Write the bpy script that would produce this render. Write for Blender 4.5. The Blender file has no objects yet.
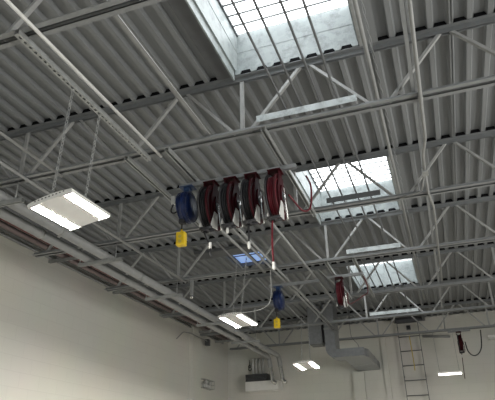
import bpy, bmesh, math, random
from mathutils import Vector, Matrix
random.seed(7)
SC = bpy.context.scene
COL = SC.collection
EYE = 1.6                       # camera height above the floor; heights below are written relative to it
PI = math.pi

# ------------------------------------------------------------------ materials
def nodes_of(name):
    m = bpy.data.materials.new(name); m.use_nodes = True
    nt = m.node_tree; b = nt.nodes['Principled BSDF']
    return m, nt, b

def mat(name, col, rough=.5, metal=0., var=.08, scale=9., bump=0., spec=.4, stretch=(1, 1, 1)):
    m, nt, b = nodes_of(name)
    tc = nt.nodes.new('ShaderNodeTexCoord'); mp = nt.nodes.new('ShaderNodeMapping')
    mp.inputs['Scale'].default_value = stretch
    n = nt.nodes.new('ShaderNodeTexNoise'); n.inputs['Scale'].default_value = scale; n.inputs['Detail'].default_value = 5
    r = nt.nodes.new('ShaderNodeValToRGB')
    r.color_ramp.elements[0].position = .3; r.color_ramp.elements[1].position = .7
    r.color_ramp.elements[0].color = (*[max(0, c*(1-var)) for c in col], 1)
    r.color_ramp.elements[1].color = (*[min(1, c*(1+var)) for c in col], 1)
    nt.links.new(tc.outputs['Object'], mp.inputs['Vector']); nt.links.new(mp.outputs['Vector'], n.inputs['Vector'])
    nt.links.new(n.outputs['Fac'], r.inputs['Fac']); nt.links.new(r.outputs['Color'], b.inputs['Base Color'])
    b.inputs['Roughness'].default_value = rough; b.inputs['Metallic'].default_value = metal
    b.inputs['Specular IOR Level'].default_value = spec
    if bump:
        bp = nt.nodes.new('ShaderNodeBump'); bp.inputs['Strength'].default_value = bump; bp.inputs['Distance'].default_value = .01
        nt.links.new(n.outputs['Fac'], bp.inputs['Height']); nt.links.new(bp.outputs['Normal'], b.inputs['Normal'])
    return m

def emit(name, col, strength):
    m, nt, b = nodes_of(name)
    b.inputs['Base Color'].default_value = (.8, .8, .8, 1)
    b.inputs['Emission Color'].default_value = (*col, 1); b.inputs['Emission Strength'].default_value = strength
    return m

def block_wall(name, col):
    m, nt, b = nodes_of(name)
    tc = nt.nodes.new('ShaderNodeTexCoord'); sp = nt.nodes.new('ShaderNodeSeparateXYZ'); ad = nt.nodes.new('ShaderNodeMath')
    cb = nt.nodes.new('ShaderNodeCombineXYZ'); br = nt.nodes.new('ShaderNodeTexBrick')
    br.inputs['Scale'].default_value = 1; br.inputs['Brick Width'].default_value = .4; br.inputs['Row Height'].default_value = .2
    br.inputs['Mortar Size'].default_value = .006; br.inputs['Mortar Smooth'].default_value = .6
    br.inputs['Color1'].default_value = (*col, 1); br.inputs['Color2'].default_value = (*[c*.985 for c in col], 1)
    br.inputs['Mortar'].default_value = (*[c*.93 for c in col], 1)
    nt.links.new(tc.outputs['Object'], sp.inputs[0])
    nt.links.new(sp.outputs['X'], ad.inputs[0]); nt.links.new(sp.outputs['Y'], ad.inputs[1])
    nt.links.new(ad.outputs[0], cb.inputs['X']); nt.links.new(sp.outputs['Z'], cb.inputs['Y'])
    nt.links.new(cb.outputs[0], br.inputs['Vector'])
    n = nt.nodes.new('ShaderNodeTexNoise'); n.inputs['Scale'].default_value = .9; n.inputs['Detail'].default_value = 4
    nt.links.new(tc.outputs['Object'], n.inputs['Vector'])
    mx = nt.nodes.new('ShaderNodeMix'); mx.data_type = 'RGBA'; mx.blend_type = 'MULTIPLY'; mx.inputs[0].default_value = .12
    nt.links.new(br.outputs['Color'], mx.inputs[6]); nt.links.new(n.outputs['Color'], mx.inputs[7])
    nt.links.new(mx.outputs[2], b.inputs['Base Color'])
    bp = nt.nodes.new('ShaderNodeBump'); bp.inputs['Strength'].default_value = .25; bp.inputs['Distance'].default_value = .004; bp.invert = True
    nt.links.new(br.outputs['Fac'], bp.inputs['Height']); nt.links.new(bp.outputs['Normal'], b.inputs['Normal'])
    b.inputs['Roughness'].default_value = .55
    return m

def galvanised(name, col, rough=.45, metal=.0):
    m, nt, b = nodes_of(name)
    tc = nt.nodes.new('ShaderNodeTexCoord'); v = nt.nodes.new('ShaderNodeTexVoronoi'); v.inputs['Scale'].default_value = 16
    n = nt.nodes.new('ShaderNodeTexNoise'); n.inputs['Scale'].default_value = 7; n.inputs['Detail'].default_value = 8; n.inputs['Roughness'].default_value = .75
    r = nt.nodes.new('ShaderNodeValToRGB')
    r.color_ramp.elements[0].position = .28; r.color_ramp.elements[0].color = (*[c*.45 for c in col], 1)
    r.color_ramp.elements[1].position = .52; r.color_ramp.elements[1].color = (*col, 1)
    mx = nt.nodes.new('ShaderNodeMix'); mx.data_type = 'RGBA'; mx.blend_type = 'MULTIPLY'; mx.inputs[0].default_value = .14
    nt.links.new(tc.outputs['Object'], v.inputs['Vector']); nt.links.new(tc.outputs['Object'], n.inputs['Vector'])
    nt.links.new(n.outputs['Fac'], r.inputs['Fac']); nt.links.new(r.outputs['Color'], mx.inputs[6]); bw = nt.nodes.new('ShaderNodeRGBToBW'); nt.links.new(v.outputs['Color'], bw.inputs[0]); nt.links.new(bw.outputs[0], mx.inputs[7])
    nt.links.new(mx.outputs[2], b.inputs['Base Color'])
    b.inputs['Roughness'].default_value = rough; b.inputs['Metallic'].default_value = metal
    return m

TOPC  = mat('top_chord_shaded_paint', (.175, .185, .19), .45, .0, .08, 12.)  # same paint as the joists, darkened to put shade into the colour
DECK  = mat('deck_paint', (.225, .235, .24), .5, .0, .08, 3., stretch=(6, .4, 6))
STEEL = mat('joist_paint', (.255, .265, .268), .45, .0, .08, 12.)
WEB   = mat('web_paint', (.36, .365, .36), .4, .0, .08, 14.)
GALV  = mat('galvanised_steel', (.36, .37, .365), .35, .35, .12, 20.)
PIPE  = mat('pipe_paint', (.29, .295, .29), .4, .0, .07, 10.)
DUCTM = mat('duct_sheet', (.27, .28, .29), .32, .45, .12, 14.)
CURB  = galvanised('curb_sheet', (.33, .365, .365))
EMT   = mat('bright_conduit', (.75, .75, .73), .35, .1, .05, 20.)
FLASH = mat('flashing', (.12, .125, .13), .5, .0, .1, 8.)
PLATE = galvanised('plate_sheet', (.55, .60, .61))
WHITE = mat('white_enamel', (.80, .79, .76), .35, 0, .03, 10.)
WALL  = block_wall('painted_block', (.67, .658, .60))
FLOORM= mat('concrete_floor', (.13, .128, .122), .5, 0, .15, 2.)
BLACK = mat('black_rubber', (.012, .012, .014), .5, 0, .2, 20.)
VSHADE  = mat('rib_void_shade', (.010, .010, .011), .95, 0, .2, 20., spec=.05)  # near-black colour for the shaded rib voids over the joists
DARK  = mat('dark_plastic', (.03, .03, .033), .45, 0, .2, 20.)
DRED  = mat('dark_red_enamel', (.040, .004, .007), .6, 0, .2, 20., spec=.15)
RED   = mat('red_rubber', (.12, .006, .014), .4, 0, .15, 20.)
REDPIPE = mat('red_pipe', (.13, .03, .03), .5, 0, .2, 12.)
PINK  = mat('primer_pipe', (.22, .175, .17), .5, 0, .1, 12.)
BLUE  = mat('blue_plastic', (.006, .017, .075), .35, 0, .3, 18.)
BLUE2 = mat('blue_bracket', (.03, .06, .14), .4, 0, .2, 18.)
YELLOW= mat('yellow_plastic', (.72, .50, .02), .4, 0, .12, 20.)
YROPE = mat('yellow_strap', (.50, .38, .08), .6, 0, .15, 20.)
LGREY = mat('light_grey_plastic', (.62, .62, .60), .5, 0, .08, 20.)
SILVER= mat('silver_flex', (.62, .62, .60), .25, .8, .1, 40.)
SKYP  = emit('skylight_pane', (.93, .97, 1.), 4.)
BLUEP = emit('hatch_pane', (.10, .30, .78), .62)
TUBE  = emit('lamp_tube', (1., .96, .87), 640.)
TUBE2 = emit('strip_tube', (1., .97, .88), 4.)

# ------------------------------------------------------------------ mesh builder
class MB:
    def __init__(s): s.bm = bmesh.new(); s.smooth = []
    def _hull(s, vs, fs, smooth=False):
        bv = [s.bm.verts.new(v) for v in vs]
        for f in fs:
            try:
                face = s.bm.faces.new([bv[i] for i in f]); face.smooth = smooth
            except ValueError: pass
    def box(s, x0, x1, y0, y1, z0, z1):
        vs = [(x, y, z) for x in (x0, x1) for y in (y0, y1) for z in (z0, z1)]
        s._hull(vs, [(0,1,3,2),(4,6,7,5),(0,4,5,1),(2,3,7,6),(0,2,6,4),(1,5,7,3)]); return s
    def bar(s, p, q, w, h, up=(0, 0, 1)):
        p, q = Vector(p), Vector(q); d = (q-p).normalized(); up = Vector(up)
        a = d.cross(up)
        if a.length < 1e-4: a = d.cross(Vector((1, 0, 0)))
        a.normalize(); b = a.cross(d).normalized()
        vs = [e + a*sx*w/2 + b*sz*h/2 for e in (p, q) for sx in (-1, 1) for sz in (-1, 1)]
        s._hull(vs, [(0,1,3,2),(4,6,7,5),(0,4,5,1),(2,3,7,6),(0,2,6,4),(1,5,7,3)]); return s
    def tube(s, pts, r, n=10, closed=False):
        pts = [Vector(p) for p in pts]; rs = r if isinstance(r, (list, tuple)) else [r]*len(pts)
        rings = []; prev = None; N = len(pts)
        for i, p in enumerate(pts):
            if closed: d = pts[(i+1) % N] - pts[i-1]
            else: d = pts[min(i+1, N-1)] - pts[max(i-1, 0)]
            d.normalize()
            if prev is None:
                a = d.cross(Vector((0, 0, 1)))
                if a.length < .05: a = d.cross(Vector((1, 0, 0)))
            else: a = prev - d*prev.dot(d)
            a.normalize(); prev = a; b = d.cross(a)
            rings.append([s.bm.verts.new(p + (a*math.cos(t) + b*math.sin(t))*rs[i]) for t in [2*PI*k/n for k in range(n)]])
        for i in range(N if closed else N-1):
            A, B = rings[i], rings[(i+1) % N]
            for k in range(n):
                f = s.bm.faces.new((A[k], A[(k+1) % n], B[(k+1) % n], B[k])); f.smooth = True
        if not closed:
            s.bm.faces.new(list(reversed(rings[0]))); s.bm.faces.new(rings[-1])
        return s
    def cyl(s, p, q, r, n=20, r2=None): return s.tube([p, q], [r, r if r2 is None else r2], n)
    def ring(s, c, R, r, axis='X', n=32, m=8, sy=1., sz=1.):
        pts = []
        for k in range(n):
            t = 2*PI*k/n; a, b = R*math.cos(t)*sy, R*math.sin(t)*sz
            pts.append((c[0], c[1]+a, c[2]+b) if axis == 'X' else (c[0]+a, c[1], c[2]+b) if axis == 'Y' else (c[0]+a, c[1]+b, c[2]))
        return s.tube(pts, r, m, True)
    def prism(s, prof, a0, a1, axis='X'):
        n = len(prof)
        def P(u, v, a): return (a, u, v) if axis == 'X' else (u, a, v) if axis == 'Y' else (u, v, a)
        vs = [P(u, v, a0) for u, v in prof] + [P(u, v, a1) for u, v in prof]
        s._hull(vs, [tuple(range(n-1, -1, -1)), tuple(range(n, 2*n))] + [(i, (i+1) % n, n+(i+1) % n, n+i) for i in range(n)]); return s
    def channel(s, p0, p1, w=.041, axis='Y', slots=False):
        """strut channel: open towards -Z; p0/p1 centre line of its section"""
        L0 = p0[1] if axis == 'Y' else p0[0]; L1 = p1[1] if axis == 'Y' else p1[0]
        c = p0[0] if axis == 'Y' else p0[1]; z = p0[2]; h = w/2; t = .003
        def bx(u0, u1, z0, z1, a=L0, b=L1):
            s.box(u0, u1, a, b, z0, z1) if axis == 'Y' else s.box(a, b, u0, u1, z0, z1)
        bx(c-h, c-h+t, z-h, z+h); bx(c+h-t, c+h, z-h, z+h); bx(c-h+t, c+h-t, z+h-t, z+h)
        if slots:
            bx(c-h+t, c-h+.013, z-h, z-h+t); bx(c+h-.013, c+h-t, z-h, z-h+t)
            y = L0
            while y < L1-.03:
                bx(c-h+.013, c+h-.013, z-h, z-h+t, y, y+.024); y += .0508
        else:
            bx(c-h+t, c-h+.011, z-h, z-h+t); bx(c+h-.011, c+h-t, z-h, z-h+t)
        return s

def link_obj(name, mb, material, parent=None, local=False, kind=None, bevel=0):
    bm = mb.bm
    off = Vector((0, 0, EYE))
    if local: off = Vector((0, 0, 0))
    elif parent is not None:
        q = parent
        while q is not None: off = off - q.location; q = q.parent
    for v in bm.verts: v.co += off
    bmesh.ops.recalc_face_normals(bm, faces=bm.faces)
    me = bpy.data.meshes.new(name); bm.to_mesh(me); bm.free()
    o = bpy.data.objects.new(name, me); COL.objects.link(o); me.materials.append(material)
    if parent is not None: o.parent = parent
    if kind: o['kind'] = kind
    if bevel:
        md = o.modifiers.new('bevel', 'BEVEL'); md.width = bevel; md.segments = 2; md.limit_method = 'ANGLE'
    return o

def tag(o, label, cat, group=None):
    o['label'] = label; o['category'] = cat
    if group: o['group'] = group
    return o

def thing(name, label, cat, loc, group=None, rot=(0, 0, 0)):
    o = bpy.data.objects.new(name, None); COL.objects.link(o); o.empty_display_size = .1
    o.location = (loc[0], loc[1], loc[2]+EYE); o.rotation_euler = rot
    return tag(o, label, cat, group)

def mesh_thing(name, mb, material, label, cat, group=None, bevel=0):
    return tag(link_obj(name, mb, material, bevel=bevel), label, cat, group)

def struct(name, mb, material): return link_obj(name, mb, material, kind='structure')

def spline(pts, k=8):
    """smooth curve through points"""
    P = [Vector(p) for p in pts]; P = [2*P[0]-P[1]] + P + [2*P[-1]-P[-2]]; out = []
    for i in range(1, len(P)-2):
        a, b, c, d = P[i-1:i+3]
        for j in range(k):
            t = j/k
            out.append(.5*((2*b) + (c-a)*t + (2*a-5*b+4*c-d)*t*t + (-a+3*b-3*c+d)*t**3))
    out.append(P[-2]); return out

def bend(pts, r=.08, k=6):
    """polyline with rounded corners"""
    P = [Vector(p) for p in pts]; out = [P[0]]
    for i in range(1, len(P)-1):
        u = (P[i-1]-P[i]).normalized(); v = (P[i+1]-P[i]).normalized()
        a, b = P[i]+u*r, P[i]+v*r
        for j in range(k+1):
            t = j/k; out.append(a*(1-t)**2 + P[i]*2*t*(1-t) + b*t*t)
    out.append(P[-1]); return out

# ------------------------------------------------------------------ room sizes
XL, XR, YB, YF = -5.45, 5.0, 14.0, -6.0
ZF = -EYE
ZT = 3.13          # underside of the joists' top chords
ZD = 3.187         # underside of the deck ribs
JY = [2.15, 3.80, 5.62, 7.36, 9.30, 11.10, 12.90]
SX0, SX1 = -1.385, -.245
BAYS = [(JY[0]+.065, JY[1]-.01), (JY[2]+.065, JY[3]-.01), (JY[4]+.065, JY[5]-.05)]
HX0, HX1, HY0, HY1 = -3.20, -2.60, 8.03, 8.88     # small hatch

# ------------------------------------------------------------------ setting
struct('floor', MB().box(XL-.2, XR+.2, YF-.2, YB+.2, ZF-.1, ZF), FLOORM)
struct('wall_left', MB().box(XL-.2, XL, YF, YB+.2, ZF, ZD+.2), WALL)
struct('wall_back', MB().box(XL, XR, YB, YB+.2, ZF, ZD-.005).box(XL, XR, YB+.12, YB+.2, ZD-.005, ZD+.045), WALL)
struct('wall_right', MB().box(XR, XR+.2, YF, YB+.2, ZF, ZD+.2), WALL)
wf = MB()   # wall behind the camera with a wide open shutter doorway
wf.box(XL, -3.2, YF-.2, YF, ZF, ZD+.2).box(3.2, XR, YF-.2, YF, ZF, ZD+.2).box(-3.2, 3.2, YF-.2, YF, 2.4, ZD+.2)
struct('wall_front', wf, WALL)

PER = .1524
def deck_profile(x0, x1):
    keys = [(0, 0), (.26, 0), (.36, .041), (.90, .041), (1, 0)]
    def h(x):
        t = (x/PER) % 1
        for (a, za), (b, zb) in zip(keys, keys[1:]):
            if a <= t <= b: return za + (zb-za)*(t-a)/(b-a)
        return 0
    xs = {x0, x1}
    k = math.floor(x0/PER)
    while k*PER < x1:
        for a, _ in keys[:-1]:
            x = (k+a)*PER
            if x0 < x < x1: xs.add(x)
        k += 1
    return [(x, ZD+h(x)) for x in sorted(xs)]
dk = MB()
def deck_patch(x0, x1, y0, y1):
    pr = deck_profile(x0, x1)
    vs = [(x, y, z) for y in (y0, y1) for x, z in pr]; n = len(pr)
    dk._hull(vs, [(i, i+1, n+i+1, n+i) for i in range(n-1)])
slab = MB()
def cover(x0, x1, holes):
    y = YF
    for a, b in holes + [(YB+.2, None)]:
        e = a
        deck_patch(x0, x1, y, min(e, YB+.11)); slab.box(x0, x1, y, e, ZD+.046, ZD+.22)
        if b is not None: y = b
cover(XL, HX0, [])
cover(HX0, HX1, [(HY0, HY1)])
cover(HX1, SX0, [])
cover(SX0, SX1, BAYS)
cover(SX1, XR, [])
ceiling = struct('ceiling', dk, DECK)
for y in JY[1:]:                  # near-black fillers added as the shade of the rib voids over each joist
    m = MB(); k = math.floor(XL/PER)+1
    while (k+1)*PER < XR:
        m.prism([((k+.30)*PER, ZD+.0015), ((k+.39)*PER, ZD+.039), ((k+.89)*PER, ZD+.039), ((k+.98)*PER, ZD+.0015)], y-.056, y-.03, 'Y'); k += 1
    link_obj('rib_shade', m, VSHADE, ceiling, kind='structure')

struct('roof_slab', slab, FLASH)

# pilasters
struct('trim_1', MB().box(XL, XL+.09, 11.58, 12.05, ZF, ZD-.01), WALL)
struct('trim_2', MB().box(-2.17, -1.90, YB-.12, YB, ZF, 2.0), WALL)
struct('trim_3', MB().box(-1.42, -1.30, YB-.06, YB, ZF, ZD-.01), WALL)

# ------------------------------------------------------------------ joists
BP = [-.155 + 1.178*k for k in range(-4, 5)]
ORD = ['nearest', 'second', 'third', 'fourth', 'fifth', 'sixth', 'seventh']
JL = ['nearest grey steel bar joist crossing the upper left corner of the photo',
      'grey bar joist whose upper chord borders the far edge of the nearest skylight',
      'grey bar joist just past the four hose reels, along the second skylight near edge',
      'grey bar joist along the far edge of the second skylight, before the small blue hatch',
      'grey bar joist crossing the near edge of the farthest white skylight',
      'grey bar joist along the far edge of the farthest white skylight',
      'farthest grey bar joist, right in front of the back wall and ladder']
def joist(y, label):
    t = thing('bar_joist', label, 'roof joist', (XL+.02, y, ZT), 'bar joists carrying the roof deck')
    g, L, th = .013, .045, .006
    def chord(z, up, x0, x1):
        m = MB()
        for s in (-1, 1):
            a, b = y+s*g, y+s*(g+L)
            m.box(x0, x1, min(a, b), max(a, b), *((z, z+th) if up else (z-th, z)))
            c = y+s*(g+th)
            m.box(x0, x1, min(a, c), max(a, c), *((z, z+L) if up else (z-L, z)))
        return m
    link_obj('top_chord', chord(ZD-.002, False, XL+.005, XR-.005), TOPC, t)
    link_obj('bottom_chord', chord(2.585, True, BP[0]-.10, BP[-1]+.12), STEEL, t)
    for i, x in enumerate(BP):
        for s in (-1, 1):
            a, b = x+s*.07, x+s*.55
            if XL+.3 < b < XR:
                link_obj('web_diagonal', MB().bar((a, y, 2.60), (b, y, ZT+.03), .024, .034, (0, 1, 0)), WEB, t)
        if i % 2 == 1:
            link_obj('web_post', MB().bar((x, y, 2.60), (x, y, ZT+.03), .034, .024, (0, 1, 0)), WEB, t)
    return t
for y, l in zip(JY, JL): joist(y, l)

# ------------------------------------------------------------------ skylights
SKL = ['largest, nearest white skylight with pale galvanised curb at the top of the photo',
       'second white skylight, above and right of the red hose reels',
       'farthest white skylight, right of the single red reel']
for (y0, y1), lab in zip(BAYS, SKL):
    t = thing('skylight', lab, 'skylight', ((SX0+SX1)/2, (y0+y1)/2, ZD), 'white skylights in a line')
    zc, zp = ZD+.043, 3.69
    m = MB()
    m.box(SX0, SX0+.02, y0, y1, zc, zp).box(SX1-.02, SX1, y0, y1, zc, zp)
    m.box(SX0+.02, SX1-.02, y0, y0+.02, ZD, zp).box(SX0+.02, SX1-.02, y1-.02, y1, zc, zp)
    k = math.ceil(SX0/PER)
    while k*PER+.05 < SX1:        # tabs between the deck ribs under the far wall of the curb
        m.box(k*PER-.002, k*PER+.045, y1-.056, y1-.05, ZD, ZD+.05); k += 1
    for z in (3.46,):            # folded seam of the sheet lining
        m.box(SX0+.02, SX1-.02, y1-.023, y1-.02, z, z+.006).box(SX0+.02, SX0+.023, y0, y1, z, z+.006)
    link_obj('curb', m, CURB, t)
    m = MB()                      # angle trim round the bottom of the opening
    m.box(SX0-.006, SX0+.004, y0+.02, y1-.05, ZD-.048, ZD+.08).box(SX0-.010, SX0+.004, y0+.02, y1-.05, ZD-.054, ZD-.048)
    link_obj('edge_trim', m, CURB, t)
    m = MB().box(SX1-.006, SX1+.05, y0+.04, y1-.045, ZD-.012, ZD-.004); m.box(SX1-.006, SX1, y0+.04, y1-.045, ZD-.004, ZD+.08)
    link_obj('edge_trim', m, GALV, t)
    link_obj('pane', MB().box(SX0, SX1, y0, y1, zp, zp+.02), SKYP, t)
    for a, b in ((SX0+.02, SX0+.035), (SX1-.035, SX1-.02)):
        link_obj('pane_frame', MB().box(a, b, y0+.02, y1-.02, zp-.03, zp), FLASH, t)
    yy = y0+.10
    while yy < y1-.06:
        link_obj('pane_bar', MB().tube([(SX0+.02, yy, zp-.02), (SX1-.02, yy, zp-.02)], .010, 6), GALV, t); yy += .132
# flat sheet flashings beside the skylights, under the deck
t = None
for i, (y0, y1) in enumerate(BAYS):
    w = ['nearest', 'second', 'farthest'][i]
    mesh_thing('deck_pan', MB().box(SX0-.16, SX0-.008, y0+.04, y1-.045, ZD-.008, ZD), FLASH,  # left sheet takes a darker colour to carry its shade
               'flat grey sheet darkened with painted shade, filling the deck left of the %s white skylight' % w, 'roof sheet', 'flat sheets beside the skylights')
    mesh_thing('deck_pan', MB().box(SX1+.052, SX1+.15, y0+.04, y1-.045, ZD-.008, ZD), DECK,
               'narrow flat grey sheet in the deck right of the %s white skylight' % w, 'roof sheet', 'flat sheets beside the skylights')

# small hatch with clear blue sky
t = thing('roof_hatch', 'small roof hatch showing blue sky, above the second highbay lamp', 'skylight', ((HX0+HX1)/2, (HY0+HY1)/2, ZD))
m = MB(); zc, zp = ZD+.043, 3.30
m.box(HX0, HX0+.015, HY0, HY1, zc, zp).box(HX1-.015, HX1, HY0, HY1, zc, zp)
m.box(HX0+.015, HX1-.015, HY0, HY0+.015, zc, zp).box(HX0+.015, HX1-.015, HY1-.015, HY1, zc, zp)
link_obj('curb', m, FLASH, t)
link_obj('pane', MB().box(HX0, HX1, HY0, HY1, zp, zp+.015), BLUEP, t)
link_obj('pane_bar', MB().box(HX0+.015, HX1-.015, HY1-.40, HY1-.38, zp-.012, zp), FLASH, t)
link_obj('pane_bar', MB().box((HX0+HX1)/2-.012, (HX0+HX1)/2+.012, HY0+.015, HY1-.015, zp-.012, zp), FLASH, t)
link_obj('header', MB().box(HX0-.40, HX1+.06, HY0-.30, HY0-.02, ZD-.05, ZD), FLASH, t)

# ------------------------------------------------------------------ guard rods and plates under the skylights
for x, w in zip((-.925, -.79, -.63, -.49), ('leftmost', 'second from left', 'third from left', 'rightmost')):
    mesh_thing('steel_rod', MB().tube([(x, .2, 2.714), (x, 11.2, 2.714)], .0095, 8), FLASH,
               'long thin steel rod under the skylights, %s of the four' % w, 'rod', 'guard rods under the skylights')
for y, x0, x1, lab in ((JY[0], -1.19, -.33, 'thin pale steel plate lying along the nearest joist, mostly out of view'),
                       (JY[1], -1.19, -.33, 'bright pale steel plate on the joist at the far edge of the nearest skylight'),
                       (JY[2], -.97, -.37, 'steel plate, darkened with painted shade, on the joist crossing the second skylight'),
                       (JY[3], -1.06, -.32, 'pale steel plate on the joist beyond the second skylight'),
                       (JY[5], -1.27, -.33, 'pale steel plate on the joist at the farthest white skylight, above the ladder')):
    if y == JY[0]: continue
    m = MB().box(x0, x1, y-.052, y-.046, 2.642, 2.704)
    m.box(x0, x1, y-.046, y-.02, 2.698, 2.704)
    mesh_thing('steel_plate', m, FLASH if y == JY[2] else PLATE, lab, 'plate', 'plates on the joists under the skylights')  # plate before the second skylight is coloured dark for its unlit face

# ------------------------------------------------------------------ longitudinal members
def member(name, mb, material, label, cat, group=None, bevel=0): return mesh_thing(name, mb, material, label, cat, group, bevel)
ya, yb = JY[0]-.06, JY[1]+.06
member('conduit', MB().tube([(-2.152, -.5, 2.569), (-2.152, yb, 2.569)], .013, 10), EMT,
       'thin bright straight conduit beside the slotted strut at upper left', 'conduit')
member('slotted_strut', MB().channel((-2.275, ya, 2.5645), (-2.275, yb, 2.5645), slots=True), GALV,
       'slotted steel strut the near highbay lamp hangs from', 'strut')
m = MB().box(-1.668, -1.632, ya, yb, 2.637, 2.643); m.box(-1.672, -1.664, ya, yb, 2.637, 2.70)
member('angle_bar', m, PIPE, 'wide bright angle bar running between the nearest two joists left of the skylight', 'strut')
for x, lab, mt in ((-2.455, 'dark slotted strut left of the blue cord reel beyond the second joist', GALV),
                   (-2.04, 'dark slotted strut running above the near blue cord reel', GALV),
                   (-1.135, 'strut running above the right end of the hose reel rail', GALV)):
    member('strut_channel', MB().channel((x, JY[1]-.05, 2.5645), (x, JY[2]+.05, 2.5645)), mt, lab, 'strut', 'strut channels above the hose reels')
for x, y1, lab in ((-2.29, 7.4, 'short thin pipe left of the pair running past the far blue reel'),
                   (-2.150, 11.75, 'left pipe of the close pair running back past the far blue reel'),
                   (-2.085, 11.75, 'right pipe of the close pair running back past the far blue reel'),
                   (-1.66, 9.3, 'single thin pipe between the far blue reel and the far red reel')):
    member('thin_pipe', MB().tube([(x, JY[2]-.05, 2.5685), (x, y1, 2.5685)], .0165, 8), PIPE, lab, 'pipe', 'thin pipes beyond the hose reels')
for x, lab in ((-1.36, 'left strut carrying the rail of the single red reel'), (-.97, 'right strut carrying the rail of the single red reel')):
    member('strut_channel', MB().channel((x, JY[3]-.05, 2.5645), (x, JY[4]+.05, 2.5645)), GALV, lab, 'strut', 'struts above the far red reel')

member('conduit', MB().tube([(-3.58, 1., 2.569), (-3.58, JY[3]+.05, 2.569)], .0155, 10), PIPE,
       'long thin conduit running just right of the two big pipes, past the near lamp', 'conduit')
member('conduit', MB().tube([(-3.225, 1., 2.569), (-3.225, JY[1]+.05, 2.569)], .0135, 10), PIPE,
       'short thin conduit at the left edge of the photo above the near lamp', 'conduit')
member('power_cord', MB().tube(spline([(-2.74, 7.12, 1.80), (-2.70, 7.2, 1.93), (-2.47, 7.25, 1.96), (-2.29, 7.3, 2.01), (-2.2, 7.34, 2.15), (-2.19, 7.35, 2.585)], 8), .005, 6), LGREY,
       'thin pale power cord sagging from the second lamp towards the far blue reel', 'cord')
# right-hand runs
m = MB().box(.095, .122, -.5, JY[6]+.05, 2.637, 2.645); m.box(.095, .101, -.5, JY[6]+.05, 2.645, 2.69)
member('angle_bar', m, STEEL, 'long wide angle bar running back over the joists right of the skylights', 'strut')
t = thing('conduit', 'bent light conduit hung beneath the joists right of the skylights', 'conduit', (.15, 4., 2.555))
link_obj('pipe', MB().tube(bend([(.152, -.5, 2.569), (.152, 4.42, 2.569), (.115, 4.75, 2.59), (.115, 5.05, 2.59)], .07), .0155, 10), PIPE, t)
m = MB().box(.085, .145, 5.05, 5.16, 2.565, 2.61); link_obj('junction_box', m, GALV, t, bevel=.006)
link_obj('pipe', MB().tube(bend([(.115, 5.16, 2.59), (.12, 5.55, 2.568), (.158, 5.95, 2.569), (.158, 8.9, 2.569)], .07), .014, 10), PIPE, t)
link_obj('pipe', MB().tube(bend([(.10, 5.16, 2.58), (.06, 5.5, 2.57), (-.18, 5.60, 2.574)], .05), .009, 8), PIPE, t)
for yy in (1.2, 2.15, 3.8):
    link_obj('clamp', MB().box(.130, .174, yy-.012, yy+.012, 2.572, 2.584), GALV, t)
member('pipe', MB().tube([(-.19, -.5, 2.93), (-.19, 11.3, 2.93)], .0175, 12), PIPE,
       'straight grey pipe running along the right edge of the skylights', 'pipe')
m = MB()
m.tube([(-.145 + .008*math.cos(k*.9), 1. + k*.05, 2.95 + .008*math.sin(k*.9)) for k in range(206)], .004, 5)
m.tube([(-.145 - .008*math.cos(k*.9), 1. + k*.05, 2.95 - .008*math.sin(k*.9)) for k in range(206)], .004, 5)
member('twisted_cable', m, STEEL, 'twisted pair of grey cables beside the pipe at the skylights right edge', 'cable')
for x, lab in ((.345, 'thin conduit tight under the deck near the right edge of the photo'),
               (.372, 'second thin conduit tight under the deck at the right edge of the photo')):
    member('thin_conduit', MB().tube([(x*1.02, .5, ZD-.009), (x*1.02, JY[0]-.07, ZD-.009)], .008, 6), PIPE, lab, 'conduit', 'deck conduits at right') if False else None
# deck side-lap seam at the right
m = MB()
for a, b in zip([.5]+JY[:-1], JY):
    m.box(.470, .480, a+.07 if a != .5 else a, b-.07, ZD-.014, ZD-.001); m.box(.492, .499, a+.07 if a != .5 else a, b-.07, ZD-.014, ZD-.001)
member('seam_strip', m, STEEL, 'narrow double seam line on the deck near the right edge of the photo', 'seam strip')

# ------------------------------------------------------------------ pipes on the left
def big_pipe(x, xe, label):
    t = thing('insulated_pipe', label, 'pipe', (x, 6., 2.44), 'pair of big pipes on trapeze hangers')
    ye = 13.40
    link_obj('pipe', MB().tube(bend([(x, .6, 2.44), (x, ye, 2.44), (x+.03, ye+.02, 2.18)], .13), .056, 16), PIPE, t)
    link_obj('flexible_connector', MB().tube(spline([(x+.03, ye+.02, 2.20), (x+.06, ye+.02, 2.0), (x+.08, ye+.02, 1.86), (x+.16, ye+.02, 1.80)], 6), .050, 14), SILVER, t)
    for yy in (2.6, 4.7, 6.5, 8.4, 10.2, 12.1):
        link_obj('coupling', MB().cyl((x, yy-.03, 2.44), (x, yy+.03, 2.44), .060, 16), PIPE, t)
big_pipe(-3.87, 0, 'right one of two big grey pipes running along the left side to the back wall')
big_pipe(-4.13, 0, 'left one of two big grey pipes running along the left side to the back wall')
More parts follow.
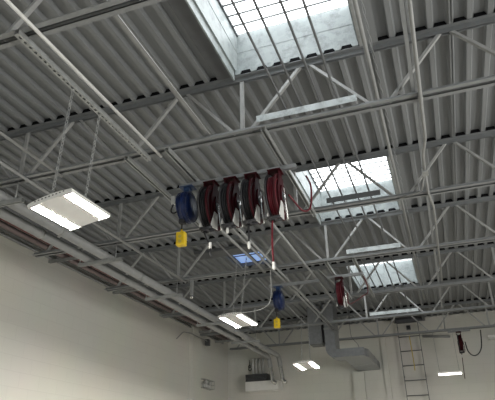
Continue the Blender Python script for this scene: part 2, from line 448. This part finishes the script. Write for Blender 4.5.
for j, lab in zip((1, 2, 3, 4, 5), ('nearest trapeze hanger under the two big pipes, left of the near lamp', 'second trapeze hanger under the two big pipes',
                             'third trapeze hanger under the two big pipes, below the hanging post', 'fourth trapeze hanger under the two big pipes', 'farthest trapeze hanger under the two big pipes')):
    y = JY[j]+.0
    t = thing('pipe_hanger', lab, 'hanger', (-3.95, y, 2.34), 'trapeze hangers under the big pipes')
    link_obj('crossbar', MB().channel((-4.24, y, 2.362), (-3.60, y, 2.362), axis='X'), GALV, t)
    for x in (-4.225, -3.70): link_obj('hanger_rod', MB().tube([(x, y, 2.34), (x, y, 2.60)], .007, 8), GALV, t)
    for x in (-3.87, -4.13):
        link_obj('pipe_clamp', MB().tube([(x+.062*math.cos(a), y, 2.44+.062*math.sin(a)) for a in [PI*k/10 for k in range(11)]], .005, 6), GALV, t)
t = thing('hanging_post', 'short vertical strut post hanging from the fourth joist over the big pipes', 'strut', (-3.45, JY[3], 2.33))
link_obj('post', MB().box(-3.47, -3.43, JY[3]-.02, JY[3]+.02, 2.33, 2.58), GALV, t)
link_obj('end_fitting', MB().cyl((-3.45, JY[3], 2.29), (-3.45, JY[3], 2.335), .022, 12), SILVER, t)

member('red_pipe', MB().tube([(-5.03, .6, 2.925), (-5.03, 13.3, 2.925)], .045, 12), REDPIPE, 'dark red pipe running along the wall left of the big grey pipes', 'pipe')
member('dark_pipe', MB().tube([(-4.82, .6, 2.93), (-4.82, 13.2, 2.93)], .05, 12), FLASH, 'dark grey pipe between the red pipe and the big grey pipes', 'pipe')
member('primer_pipe', MB().tube([(-5.20, .6, 2.92), (-5.20, 13.4, 2.92)], .04, 12), PINK, 'pinkish grey pipe running along the left wall', 'pipe')
member('wall_conduit', MB().tube([(-5.425, .6, 2.98), (-5.425, 13.5, 2.98)], .022, 10), PIPE, 'upper of two grey conduits nearest to the left wall', 'conduit')
member('wall_conduit', MB().tube([(-5.427, .6, 2.915), (-5.427, 13.6, 2.915)], .022, 10), PIPE, 'lower of two grey conduits nearest to the left wall', 'conduit')
for j, y in enumerate((2.9, 4.7, 6.5, 8.3, 10.1, 11.9, 13.1)):
    m = MB().channel((XL, y, 2.859), (-4.74, y, 2.859), axis='X')
    mesh_thing('wall_bracket', m, GALV, 'steel bracket from the left wall under the red pipe, %s from the near end' % ['first', 'second', 'third', 'fourth', 'fifth', 'sixth', 'last'][j], 'bracket', 'pipe brackets on the left wall')

# ------------------------------------------------------------------ chains
def chain_mesh(mb, p, q, ln=.034, r=.0032):
    p, q = Vector(p), Vector(q); d = q-p; L = d.length; d.normalize()
    a = d.cross(Vector((0, 1, 0))).normalized(); b = d.cross(a)
    n = max(2, int(L/(ln*.78))); 
    for i in range(n):
        c = p + d*(L*(i+.5)/n); u = a if i % 2 else b; pts = []
        for k in range(10):
            t = 2*PI*k/10
            pts.append(c + d*(math.cos(t)*ln*.5) + u*(math.sin(t)*ln*.3))
        mb.tube(pts, r, 4, True)
    return mb

# ------------------------------------------------------------------ highbay lamps
def highbay(label, c, rot, W, L, chains):
    t = thing('highbay_lamp', label, 'lamp', c, 'twin tube highbay lamps hung on chains', rot=rot)
    w, l = W/2, L/2
    prof = [(-w, .0), (-w, .020), (-w*.5, .033), (0, .037), (w*.5, .033), (w, .020), (w, .0),
            (w*.98, -.004), (-w*.98, -.004)]
    link_obj('housing', MB().prism(prof, -l, l, 'Y'), WHITE, t, local=True)
    for s in (-1, 1):
        m = MB(); x0, x1 = sorted((s*w*.57, s*w*.93))
        m.prism([(x0, -.0041), (x0+.0005, -.0046), (x1-.0005, -.0046), (x1, -.0041)], -l+.022, l-.022, 'Y')
        link_obj('tube_lens', m, TUBE, t, local=True)
        for q in (-1, 1):
            e = MB().box(min(s*w*.44, s*w*.98), max(s*w*.44, s*w*.98), min(q*l, q*(l-.015)), max(q*l, q*(l-.015)), -.012, -.004)
            link_obj('end_cap', e, WHITE, t, local=True)
    v = MB()
    for k in range(-4, 5): v.box(k*w*.16-.006, k*w*.16+.006, -l-.002, -l, .017, .025)
    link_obj('vent_slots', v, FLASH, t, local=True)
    M = Matrix.LocRotScale(t.location, t.rotation_euler.to_quaternion(), None)
    inv = M.inverted()
    for top, loc in chains:
        p = inv @ Vector((top[0], top[1], top[2]+EYE))
        m = chain_mesh(MB(), p, Vector((loc[0], loc[1], .04)))
        m.tube([(loc[0]-.02, loc[1], .03), (loc[0], loc[1], .047), (loc[0]+.02, loc[1], .03)], .004, 6)
        link_obj('chain', m, GALV, t, local=True)
    return t
R = math.radians
highbay('large bright twin tube highbay lamp at left, nearest to the camera', (-2.49, 3.13, 1.76), (R(3.8), R(-11.6), R(2.4)), .365, .542,
        [((-2.275, 2.70, 2.54), (.0, -.235)), ((-2.275, 3.05, 2.54), (.0, .165))])
highbay('bright twin tube highbay lamp below the blue roof hatch', (-2.56, 6.96, 1.773), (R(-3.9), R(-.7), R(-7.4)), .341, .515,
        [((-2.50, 6.78, 2.59), (.0, -.15)), ((-2.36, 6.78, 2.59), (.12, -.15))])
highbay('farthest twin tube highbay lamp, against the back wall right of the heater box', (-2.47, 10.40, 1.673), (R(-2.8), R(-3.4), R(-1.2)), .372, .558,
        [((-2.50, 10.35, 2.59), (-.06, -.1)), ((-2.41, 10.5, 2.59), (.06, .1))])

t = thing('strip_lamp', 'short white strip lamp hanging at right below the red reel on the back joist', 'lamp', (.05, 12.85, 1.69))
link_obj('housing', MB().box(-.187, .296, 12.82, 12.88, 1.690, 1.725), WHITE, t, bevel=.004)
link_obj('tube_lens', MB().box(-.180, .289, 12.815, 12.885, 1.655, 1.689), TUBE2, t, bevel=.008)
for top, bot in (((-.165, 12.85, 2.58), (-.15, 12.85, 1.72)), ((.24, 12.85, 2.585), (.25, 12.85, 1.72))):
    link_obj('hanging_wire', MB().tube([top, bot], .005, 6), GALV, t)
t = thing('wall_strip_lamp', 'unlit white strip lamp at the right edge of the photo by the back wall', 'lamp', (1.3, 13.9, 2.50))
link_obj('housing', MB().box(1.02, 1.6, 13.86, YB-.002, 2.545, 2.60), WHITE, t, bevel=.004)
link_obj('diffuser', MB().box(1.03, 1.59, 13.87, YB-.01, 2.50, 2.544), LGREY, t, bevel=.01)

# ------------------------------------------------------------------ hose reels
RAILY = 4.40
def rail(x0, x1, y, z, label):
    return mesh_thing('mounting_rail', MB().channel((x0, y, z), (x1, y, z), axis='X'), STEEL, label, 'rail', 'reel mounting rails')
rail(-2.22, -1.02, RAILY, 2.521, 'long steel rail carrying the blue reel and four hose reels')
rail(-2.42, -1.62, 8.0, 2.525, 'short steel rail carrying the far blue cord reel')
rail(-1.47, -.93, 7.9, 2.521, 'steel rail carrying the single red reel')
rail(.15, .62, 12.9, 2.563, 'steel rail of the reel at the right, on the farthest joist')

def hose_reel(label, loc, hose_mat, front_hose, decal=True, scale=1., frame=None):
    """loc: top mount point; reel hangs beneath, axis along X"""
    frame = frame or DRED
    t = thing('hose_reel', label, 'hose reel', loc, 'spring hose reels under the ceiling')
    s = scale; Z = -.272*s; RR = .215*s
    def o(name, m, mt, bevel=0, parent=None): return link_obj(name, m, mt, parent or t, local=True, bevel=bevel)
    # mount plate and yoke
    m = MB().box(-.045*s, .085*s, -.07*s, .07*s, -.012, 0)
    m.box(.058*s, .068*s, -.055*s, .055*s, -.10*s, -.012)
    m.box(-.043*s, -.033*s, -.055*s, .055*s, -.07*s, -.012)
    o('mount_bracket', m, frame, .004)
    # pedestal frame on the right side: tapered plate from mount to below the hub
    prof = [(-.065*s, -.06*s), (.065*s, -.06*s), (.12*s, Z+.05*s), (.10*s, Z-.12*s), (-.10*s, Z-.12*s), (-.12*s, Z+.05*s)]
    m = MB().prism(prof, .064*s, .072*s, 'X'); m.prism([(a*.5, Z+(b-Z)*.5) for a, b in prof], .072*s, .084*s, 'X')
    o('side_frame', m, frame, .003)
    # flanges
    for x, mt in ((-.022*s, DARK), (.054*s, frame)):
        m = MB().cyl((x-.004*s, 0, Z), (x+.004*s, 0, Z), RR, 40); m.ring((x, 0, Z), RR, .009*s, 'X', 40, 8)
        for k in range(6):
            a = k*PI/3; m.bar((x-.008*s, 0, Z), (x-.008*s, RR*.9*math.cos(a), Z+RR*.9*math.sin(a)), .012*s, .008*s, (1, 0, 0))
        o('flange', m, mt)
    o('hub', MB().cyl((-.045*s, 0, Z), (.088*s, 0, Z), .045*s, 24), DARK)
    # coiled hose
    m = MB()
    for L_, rad in ((0, .150), (1, .168), (2, .186)):
        for k in range(5 if L_ != 1 else 4):
            x = (-.006 + .022*k + (.011 if L_ == 1 else 0))*s
            if x < .050*s: m.ring((x, 0, Z), rad*s, .0125*s, 'X', 36, 7)
    o('hose_coil', m, hose_mat)
    # guide arm with rollers at the front bottom
    for a, b in ((-.042*s, -.034*s), (.072*s, .077*s)):
        m = MB().prism([(-.03*s, Z-.02*s), (.03*s, Z-.02*s), (.025*s, Z-.225*s), (-.12*s, Z-.245*s), (-.13*s, Z-.215*s)], a, b, 'X')
        o('guide_arm', m, frame if not decal else LGREY, .002)
    m = MB()
    for y, z in ((-.115*s, Z-.245*s), (-.055*s, Z-.250*s)): m.cyl((-.042*s, y, z), (.077*s, y, z), .014*s, 14)
    m.ring((0, -.085*s, Z-.262*s), .032*s, .011*s, 'Z', 20, 8)
    o('hose_guide', m, DARK)
    # lower swivel joint
    m = MB().tube(spline([(.088*s, 0, Z), (.10*s, 0, Z-.04*s), (.10*s, .04*s, Z-.15*s), (.095*s, .07*s, Z-.21*s)], 6), .010*s, 8)
    m.cyl((.088*s, 0, Z), (.104*s, 0, Z), .022*s, 14)
    o('inlet_swivel', m, SILVER)
    if decal:
        d = o('decal', MB().box(.0725*s, .0735*s, .070*s, .105*s, Z-.10*s, Z+.13*s), LGREY)
        m = MB(); random.seed(3)
        z = Z-.095*s
        while z < Z+.11*s:
            h = random.uniform(.006, .012)*s
            m.box(.0736*s, .0742*s, .074*s, .074*s+random.uniform(.008, .02)*s, z, z+h); z += h+random.uniform(.006, .012)*s
        link_obj('decal_marks', m, DARK, d, local=True)
    # hanging hose
    pts, stop = front_hose
    if pts:
        x0, y0, z0 = 0, -.085*s, Z-.225*s
        m = MB().tube(spline([(x0, y0, z0)] + [(x0+a, y0+b, z0+c) for a, b, c in pts], 6), .0085*s if scale > .8 else .008, 8)
        h = o('hose_end', m, hose_mat)
        e = pts[stop] if stop is not None else pts[-1]
        c = Vector((x0+e[0], y0+e[1], z0+e[2]))
        m = MB().tube([c+Vector((0, 0, .035*s)), c+Vector((0, 0, .028*s)), c-Vector((0, 0, .028*s)), c-Vector((0, 0, .035*s))], [.008*s, .013*s, .013*s, .008*s], 12)
        link_obj('hose_stop', m, LGREY, h, local=True)
    return t
ZR = 2.50
hose_reel('leftmost of the four dark red hose reels, with black hose and white stop hanging', (-1.90, RAILY, ZR), BLACK,
          ([(-.01, 0, -.05), (.03, 0, -.15), (.05, 0, -.19), (.055, -.01, -.26), (.06, 0, -.30)], 2))
hose_reel('second of the four dark red hose reels from the left, its hose fully wound in', (-1.685, RAILY, ZR), BLACK,
          ([(.0, 0, -.02), (.005, 0, -.06)], None))
hose_reel('third of the four hose reels from the left, with short straight black hose', (-1.475, RAILY, ZR), BLACK,
          ([(0, 0, -.08), (.0, 0, -.20), (.0, 0, -.24)], None))
t4 = hose_reel('rightmost of the four hose reels, with a long red hose hanging down', (-1.245, RAILY, ZR), RED,
          ([(-.01, 0, -.12), (-.015, 0, -.30), (-.01, 0, -.46)], None), frame=DRED)
m = MB().tube(spline([(.135, .0, -.262), (.17, .08, -.31), (.22, .16, -.37), (.28, .20, -.345), (.30, .22, -.22), (.30, .23, -.08), (.26, .24, .03)], 8), .009, 8)
link_obj('supply_hose', m, RED, t4, local=True)
for lab_, x in ():
    pass
tr = hose_reel('single dark red hose reel hanging left of the farthest white skylight', (-1.31, 7.9, 2.50), RED, ([], None), scale=.9)
m = MB().tube(spline([(.12, .0, -.24), (.12, .02, -.40), (.22, .06, -.36), (.33, .08, -.29), (.40, .08, -.25), (.41, .05, -.14), (.38, 0, -.02)], 8), .0055, 8)
link_obj('supply_hose', m, RED, tr, local=True)
tb = hose_reel('dark red reel hanging at the far right from the back joist', (.355, 12.9, 2.542), DRED, ([(.0, 0, -.10), (-.015, 0, -.35), (-.025, 0, -.56)], 0), scale=.86, decal=False)
m = MB().tube(spline([(.115, 0, -.22), (.14, -.02, -.42), (.22, -.04, -.52), (.33, -.04, -.50), (.42, -.03, -.36), (.46, -.02, -.10), (.47, 0, .0)], 8), .012, 8)
link_obj('supply_hose', m, BLACK, tb, local=True)

def cord_reel(label, loc, drop, tagbox):
    t = thing('cord_reel', label, 'cord reel', loc, 'blue cord reels with yellow outlet boxes')
    def o(name, m, mt, bevel=0, parent=None): return link_obj(name, m, mt, parent or t, local=True, bevel=bevel)
    Z = -.215
    m = MB().box(-.07, .07, -.06, .06, -.01, 0); m.box(-.03, .03, -.035, .035, -.075, -.01)
    o('mount_bracket', m, BLUE2, .003)
    # rounded drum housing
    pts = []; rad = []
    for k in range(13):
        a = PI*k/12; pts.append((-.075*math.cos(a), 0, Z)); rad.append(max(.02, .158*math.sin(a)**.5))
    o('housing', MB().tube(pts, rad, 36), BLUE)
    m = MB()
    for x in (-.045, 0, .045): m.ring((x, 0, Z), .150 if x else .157, .006, 'X', 40, 6)
    o('ribs', m, BLUE)
    m = MB().box(-.058, .0, -.06, -.005, Z-.185, Z-.135); o('cord_outlet', m, DARK, .006)
    c = o('cord', MB().tube([(-.035, -.03, Z-.18), (-.035, -.03, Z-.18-drop)], .0065, 8), BLACK)
    zb = Z-.18-drop
    t2 = thing('outlet_box', label.replace('cord reel', 'outlet box hanging from cord reel') if False else '', 'outlet box', (0, 0, 0)) if False else None
    b = link_obj('outlet_box', MB().box(-.08, .01, -.065, .005, zb-.14, zb), YELLOW, t, local=True, bevel=.012)
    m = MB()
    for z in (zb-.05, zb-.10):
        m.cyl((-.035, -.0665, z), (-.035, -.0645, z), .017, 16)
    link_obj('socket', m, YROPE, b, local=True)
    link_obj('strain_relief', MB().tube([(-.035, -.03, zb+.03), (-.035, -.03, zb-.005)], [.009, .016], 12), YELLOW, b, local=True)
    if tagbox:
        m = MB().box(-.150, -.105, -.06, -.03, Z+.035, Z+.125); tg = o('plug_tag', m, LGREY, .006)
        m = MB().tube(spline([(-.13, -.045, Z+.035), (-.15, -.045, Z-.03), (-.12, -.045, Z-.06), (-.07, -.03, Z-.03)], 6), .007, 8)
        o('plug_cord', m, BLACK)
    return t
cord_reel('near blue cord reel with yellow outlet box, left of the four hose reels', (-2.135, RAILY, ZR), .09, True)
cord_reel('far blue cord reel with yellow outlet box, above right of the second lamp', (-2.27, 8.0, 2.504), .11, False)

# ------------------------------------------------------------------ ducts at the back
t = thing('air_duct', 'galvanised duct dropping from the roof and bending across to the back wall', 'duct', (-2.25, 12.05, 2.02))
dy0, dy1 = 11.80, 12.28
def arc(cx, cz, r, a0, a1, n=8): return [(cx+r*math.cos(a0+(a1-a0)*k/n), cz+r*math.sin(a0+(a1-a0)*k/n)) for k in range(n+1)]
outer = [(-2.36, ZD-.01), (-2.36, 2.22)] + arc(-2.16, 2.22, .20, PI, 1.5*PI) + [(-1.56, 2.02)]
inner = [(-1.56, 2.19), (-2.08, 2.19)] + list(reversed(arc(-2.08, 2.25, .06, PI, 1.5*PI))) + [(-2.14, ZD-.01)]
link_obj('riser', MB().prism([(x, z) for x, z in outer + inner], dy0, dy1, 'Y'), DUCTM, t)
# horizontal bend (plan view) and run to the back wall
plan = [(-2.04, 12.285)] + [(-2.04, 13.98), (-1.50, 13.98)] + [(-1.50, 12.15)] + arc(-1.84, 12.14, .34, 0, -PI/2, 8)[1:] + [(-1.84, 12.285)]
link_obj('wall_run', MB().prism(plan, 2.022, 2.188, 'Z'), DUCTM, t)
link_obj('flange', MB().box(-2.37, -2.13, dy0-.01, dy1+.01, 2.62, 2.66), GALV, t)
link_obj('flange', MB().box(-2.05, -1.49, 13.0, 13.04, 2.012, 2.198), GALV, t)
for x in (-2.2, -1.7): link_obj('hanger_rod', MB().tube(spline([(x, 12.1, 2.19), (x-.01, 12.1, 2.3), (x-.12, 12.15, 2.45), (x-.16, 12.2, 2.6), (x-.16, 12.2, 3.1)], 4), .006, 6), FLASH, t)
t = thing('fan_box', 'boxy grey exhaust unit hanging from the roof left of the duct drop', 'exhaust unit', (-2.585, 12.05, 2.34))
link_obj('body', MB().box(-2.74, -2.44, 11.9, 12.25, 2.36, ZD-.01), DUCTM, t, bevel=.006)
link_obj('grille', MB().box(-2.72, -2.46, 11.92, 12.23, 2.345, 2.358), FLASH, t)
link_obj('side_gap', MB().box(-2.437, -2.40, 11.93, 12.2, 2.38, 2.9), DARK, t)

# heater box in the corner
t = thing('heater_unit', 'white wall heater box with dark top grille in the back left corner', 'heater', (-4.5, 13.8, 1.66))
link_obj('casing', MB().box(-4.84, -3.98, 13.62, YB-.004, 1.68, 1.905), WHITE, t, bevel=.008)
g = link_obj('grille', MB().box(-4.83, -4.26, 13.62, YB-.004, 1.908, 2.08), DARK, t)
m = MB()
for k in range(5): m.box(-4.82, -4.27, 13.612, 13.62, 1.92+.032*k, 1.928+.032*k)
link_obj('louver', m, FLASH, g)
for k, x in enumerate((-4.70, -4.61, -4.52, -4.43)):
    link_obj('riser_pipe', MB().tube([(x, 13.85, 2.07), (x, 13.85, 2.50)], .030, 10), LGREY, t)
m = MB()
m.tube(spline([(-4.84, 13.97, 2.50), (-4.83, 13.96, 2.36), (-4.86, 13.96, 2.26), (-4.81, 13.96, 2.22), (-4.78, 13.96, 2.28)], 6), .009, 8)
m.ring((-4.83, 13.96, 2.33), .032, .008, 'Y', 20, 6)
mesh_thing('cable_coil', m, BLACK, 'black looped cable hanging in the back left corner above the heater box', 'cable')

# left wall fittings
t = thing('bent_conduit', 'thin bent conduit with dark box high on the left wall near the corner', 'conduit', (-5.4, 11.5, 2.6))
link_obj('conduit', MB().tube(bend([(XL+.015, 10.88, 2.52), (-5.36, 11.05, 2.70), (-5.34, 11.35, 2.73), (-5.34, 12.35, 2.73)], .06), .011, 8), PIPE, t)
link_obj('box', MB().box(-5.40, -5.30, 12.33, 12.44, 2.63, 2.78), FLASH, t, bevel=.005)
t = thing('emergency_light', 'grey emergency light with wire guard on the left wall near the corner', 'emergency light', (XL, 12.45, 1.7))
link_obj('body', MB().box(XL, XL+.07, 12.30, 12.68, 1.67, 1.75), LGREY, t, bevel=.008)
for y in (12.36, 12.60):
    m = MB().cyl((XL+.04, y, 1.785), (XL+.11, y-.02, 1.775), .04, 18, .046); link_obj('lamp_head', m, LGREY, t)
m = MB()
for k in range(7):
    y = 12.2 + .09*k; m.tube([(XL, y, 1.85), (XL+.14, y, 1.84), (XL+.14, y, 1.66), (XL, y, 1.65)], .004, 5)
for z in (1.66, 1.75, 1.84): m.tube([(XL, 12.2, z), (XL+.14, 12.2, z), (XL+.14, 12.74, z), (XL, 12.74, z)], .004, 5)
link_obj('wire_guard', m, GALV, t)

# ladder
t = thing('wall_ladder', 'thin dark metal ladder fixed to the back wall at right', 'ladder', (-.72, 13.85, ZF))
for x in (-.965, -.48): link_obj('rail', MB().bar((x, 13.84, ZF), (x, 13.84, 3.16), .014, .05, (0, 1, 0)), FLASH, t)
z = ZF+.30
while z < 3.1:
    link_obj('rung', MB().tube([(-.965, 13.84, z), (-.48, 13.84, z)], .011, 8), FLASH, t); z += .335
for zz in (-.8, .6, 1.8, 2.95):
    for x in (-.965, -.48): link_obj('standoff', MB().box(x-.006, x+.006, 13.86, YB, zz, zz+.04), FLASH, t)
t = thing('roof_access_hood', 'dark hatch frame on the roof above the ladder', 'hatch', (-.65, 13.5, ZD))
m = MB(); 
m.box(-1.05, -.30, 13.10, 13.16, ZD-.10, ZD-.004).box(-1.05, -.30, 13.90, 13.96, ZD-.10, ZD-.004).box(-1.05, -.99, 13.16, 13.90, ZD-.10, ZD-.004).box(-.36, -.30, 13.16, 13.90, ZD-.10, ZD-.004)
link_obj('frame', m, FLASH, t); link_obj('lid', MB().box(-.99, -.36, 13.16, 13.90, ZD-.03, ZD-.006), DARK, t)
mesh_thing('yellow_strap', MB().tube(spline([(-.715, 13.82, 2.72), (-.705, 13.82, 2.4), (-.70, 13.82, 2.1), (-.70, 13.82, 1.93)], 5), .011, 8), YROPE, 'yellow strap hanging on the upper rungs of the wall ladder', 'strap')
t = thing('alarm_bell', 'small dark round bell on the back wall above the ladder', 'bell', (-.72, 13.97, 2.96))
link_obj('gong', MB().tube([(-.715, 13.99, 2.965), (-.715, 13.95, 2.965), (-.715, 13.92, 2.965)], [.05, .045, .02], 20), DARK, t)
link_obj('back_box', MB().box(-.765, -.665, 13.985, YB-.001, 2.91, 3.02), FLASH, t)
mesh_thing('sloping_pipe', MB().tube([(-.42, 13.97, 2.72), (.20, 13.97, 2.66)], .03, 10), PIPE, 'short sloping grey pipe on the back wall right of the ladder', 'pipe')
mesh_thing('wall_rail', MB().box(-3.2, 4.5, YB-.03, YB-.002, 2.56, 2.61), FLASH, 'thin horizontal rail along the top of the back wall', 'rail') if False else None

# ------------------------------------------------------------------ lights
def area(name, loc, rot, sx, sy, power, col):
    l = bpy.data.lights.new(name, 'AREA'); l.shape = 'RECTANGLE'; l.size = sx; l.size_y = sy; l.energy = power; l.color = col
    o = bpy.data.objects.new(name, l); COL.objects.link(o); o.location = (loc[0], loc[1], loc[2]+EYE); o.rotation_euler = rot
    return o
area('right_panel_daylight', (XR-.03, 2.6, .65), (0, R(90), 0), 2.4, 9., 350, (1., .985, .95))     # panel added inside the solid wall, standing in for unseen bay doors
for x, y, e in ((-2.5, -.6, 200), (-2.5, -4., 150), (2.4, -1., 60), (2.4, 3., 60), (2.4, 7., 60), (2.4, 10.5, 40)):                   # added fill lights, set where unseen rows of lamps would hang
    area('unseen_fill_lamp', (x, y, 1.7), (0, 0, 0), .4, .6, e, (1., .95, .86))
w = bpy.data.worlds.new('sky'); SC.world = w; w.use_nodes = True
w.node_tree.nodes['Background'].inputs['Color'].default_value = (.75, .87, 1., 1); w.node_tree.nodes['Background'].inputs['Strength'].default_value = 1.

# ------------------------------------------------------------------ camera
pitch, yaw, roll = R(25.85), R(-18.935), R(-1.25)
fw = Vector((math.sin(yaw)*math.cos(pitch), math.cos(yaw)*math.cos(pitch), math.sin(pitch)))
r0 = Vector((math.cos(yaw), -math.sin(yaw), 0)); u0 = r0.cross(fw)
rr = r0*math.cos(roll) + u0*math.sin(roll); uu = -r0*math.sin(roll) + u0*math.cos(roll)
cd = bpy.data.cameras.new('camera'); cam = bpy.data.objects.new('camera', cd); COL.objects.link(cam)
cam.matrix_world = Matrix(((rr.x, uu.x, -fw.x, 0), (rr.y, uu.y, -fw.y, 0), (rr.z, uu.z, -fw.z, EYE), (0, 0, 0, 1)))
cd.sensor_width = 36; cd.lens = 548.77/495*36; cd.clip_start = .05; cd.clip_end = 100
SC.camera = cam
SC.view_settings.view_transform = 'Standard'; SC.view_settings.look = 'None'; SC.view_settings.gamma = 1
SC.view_settings.use_curve_mapping = False; SC.view_settings.exposure = .17
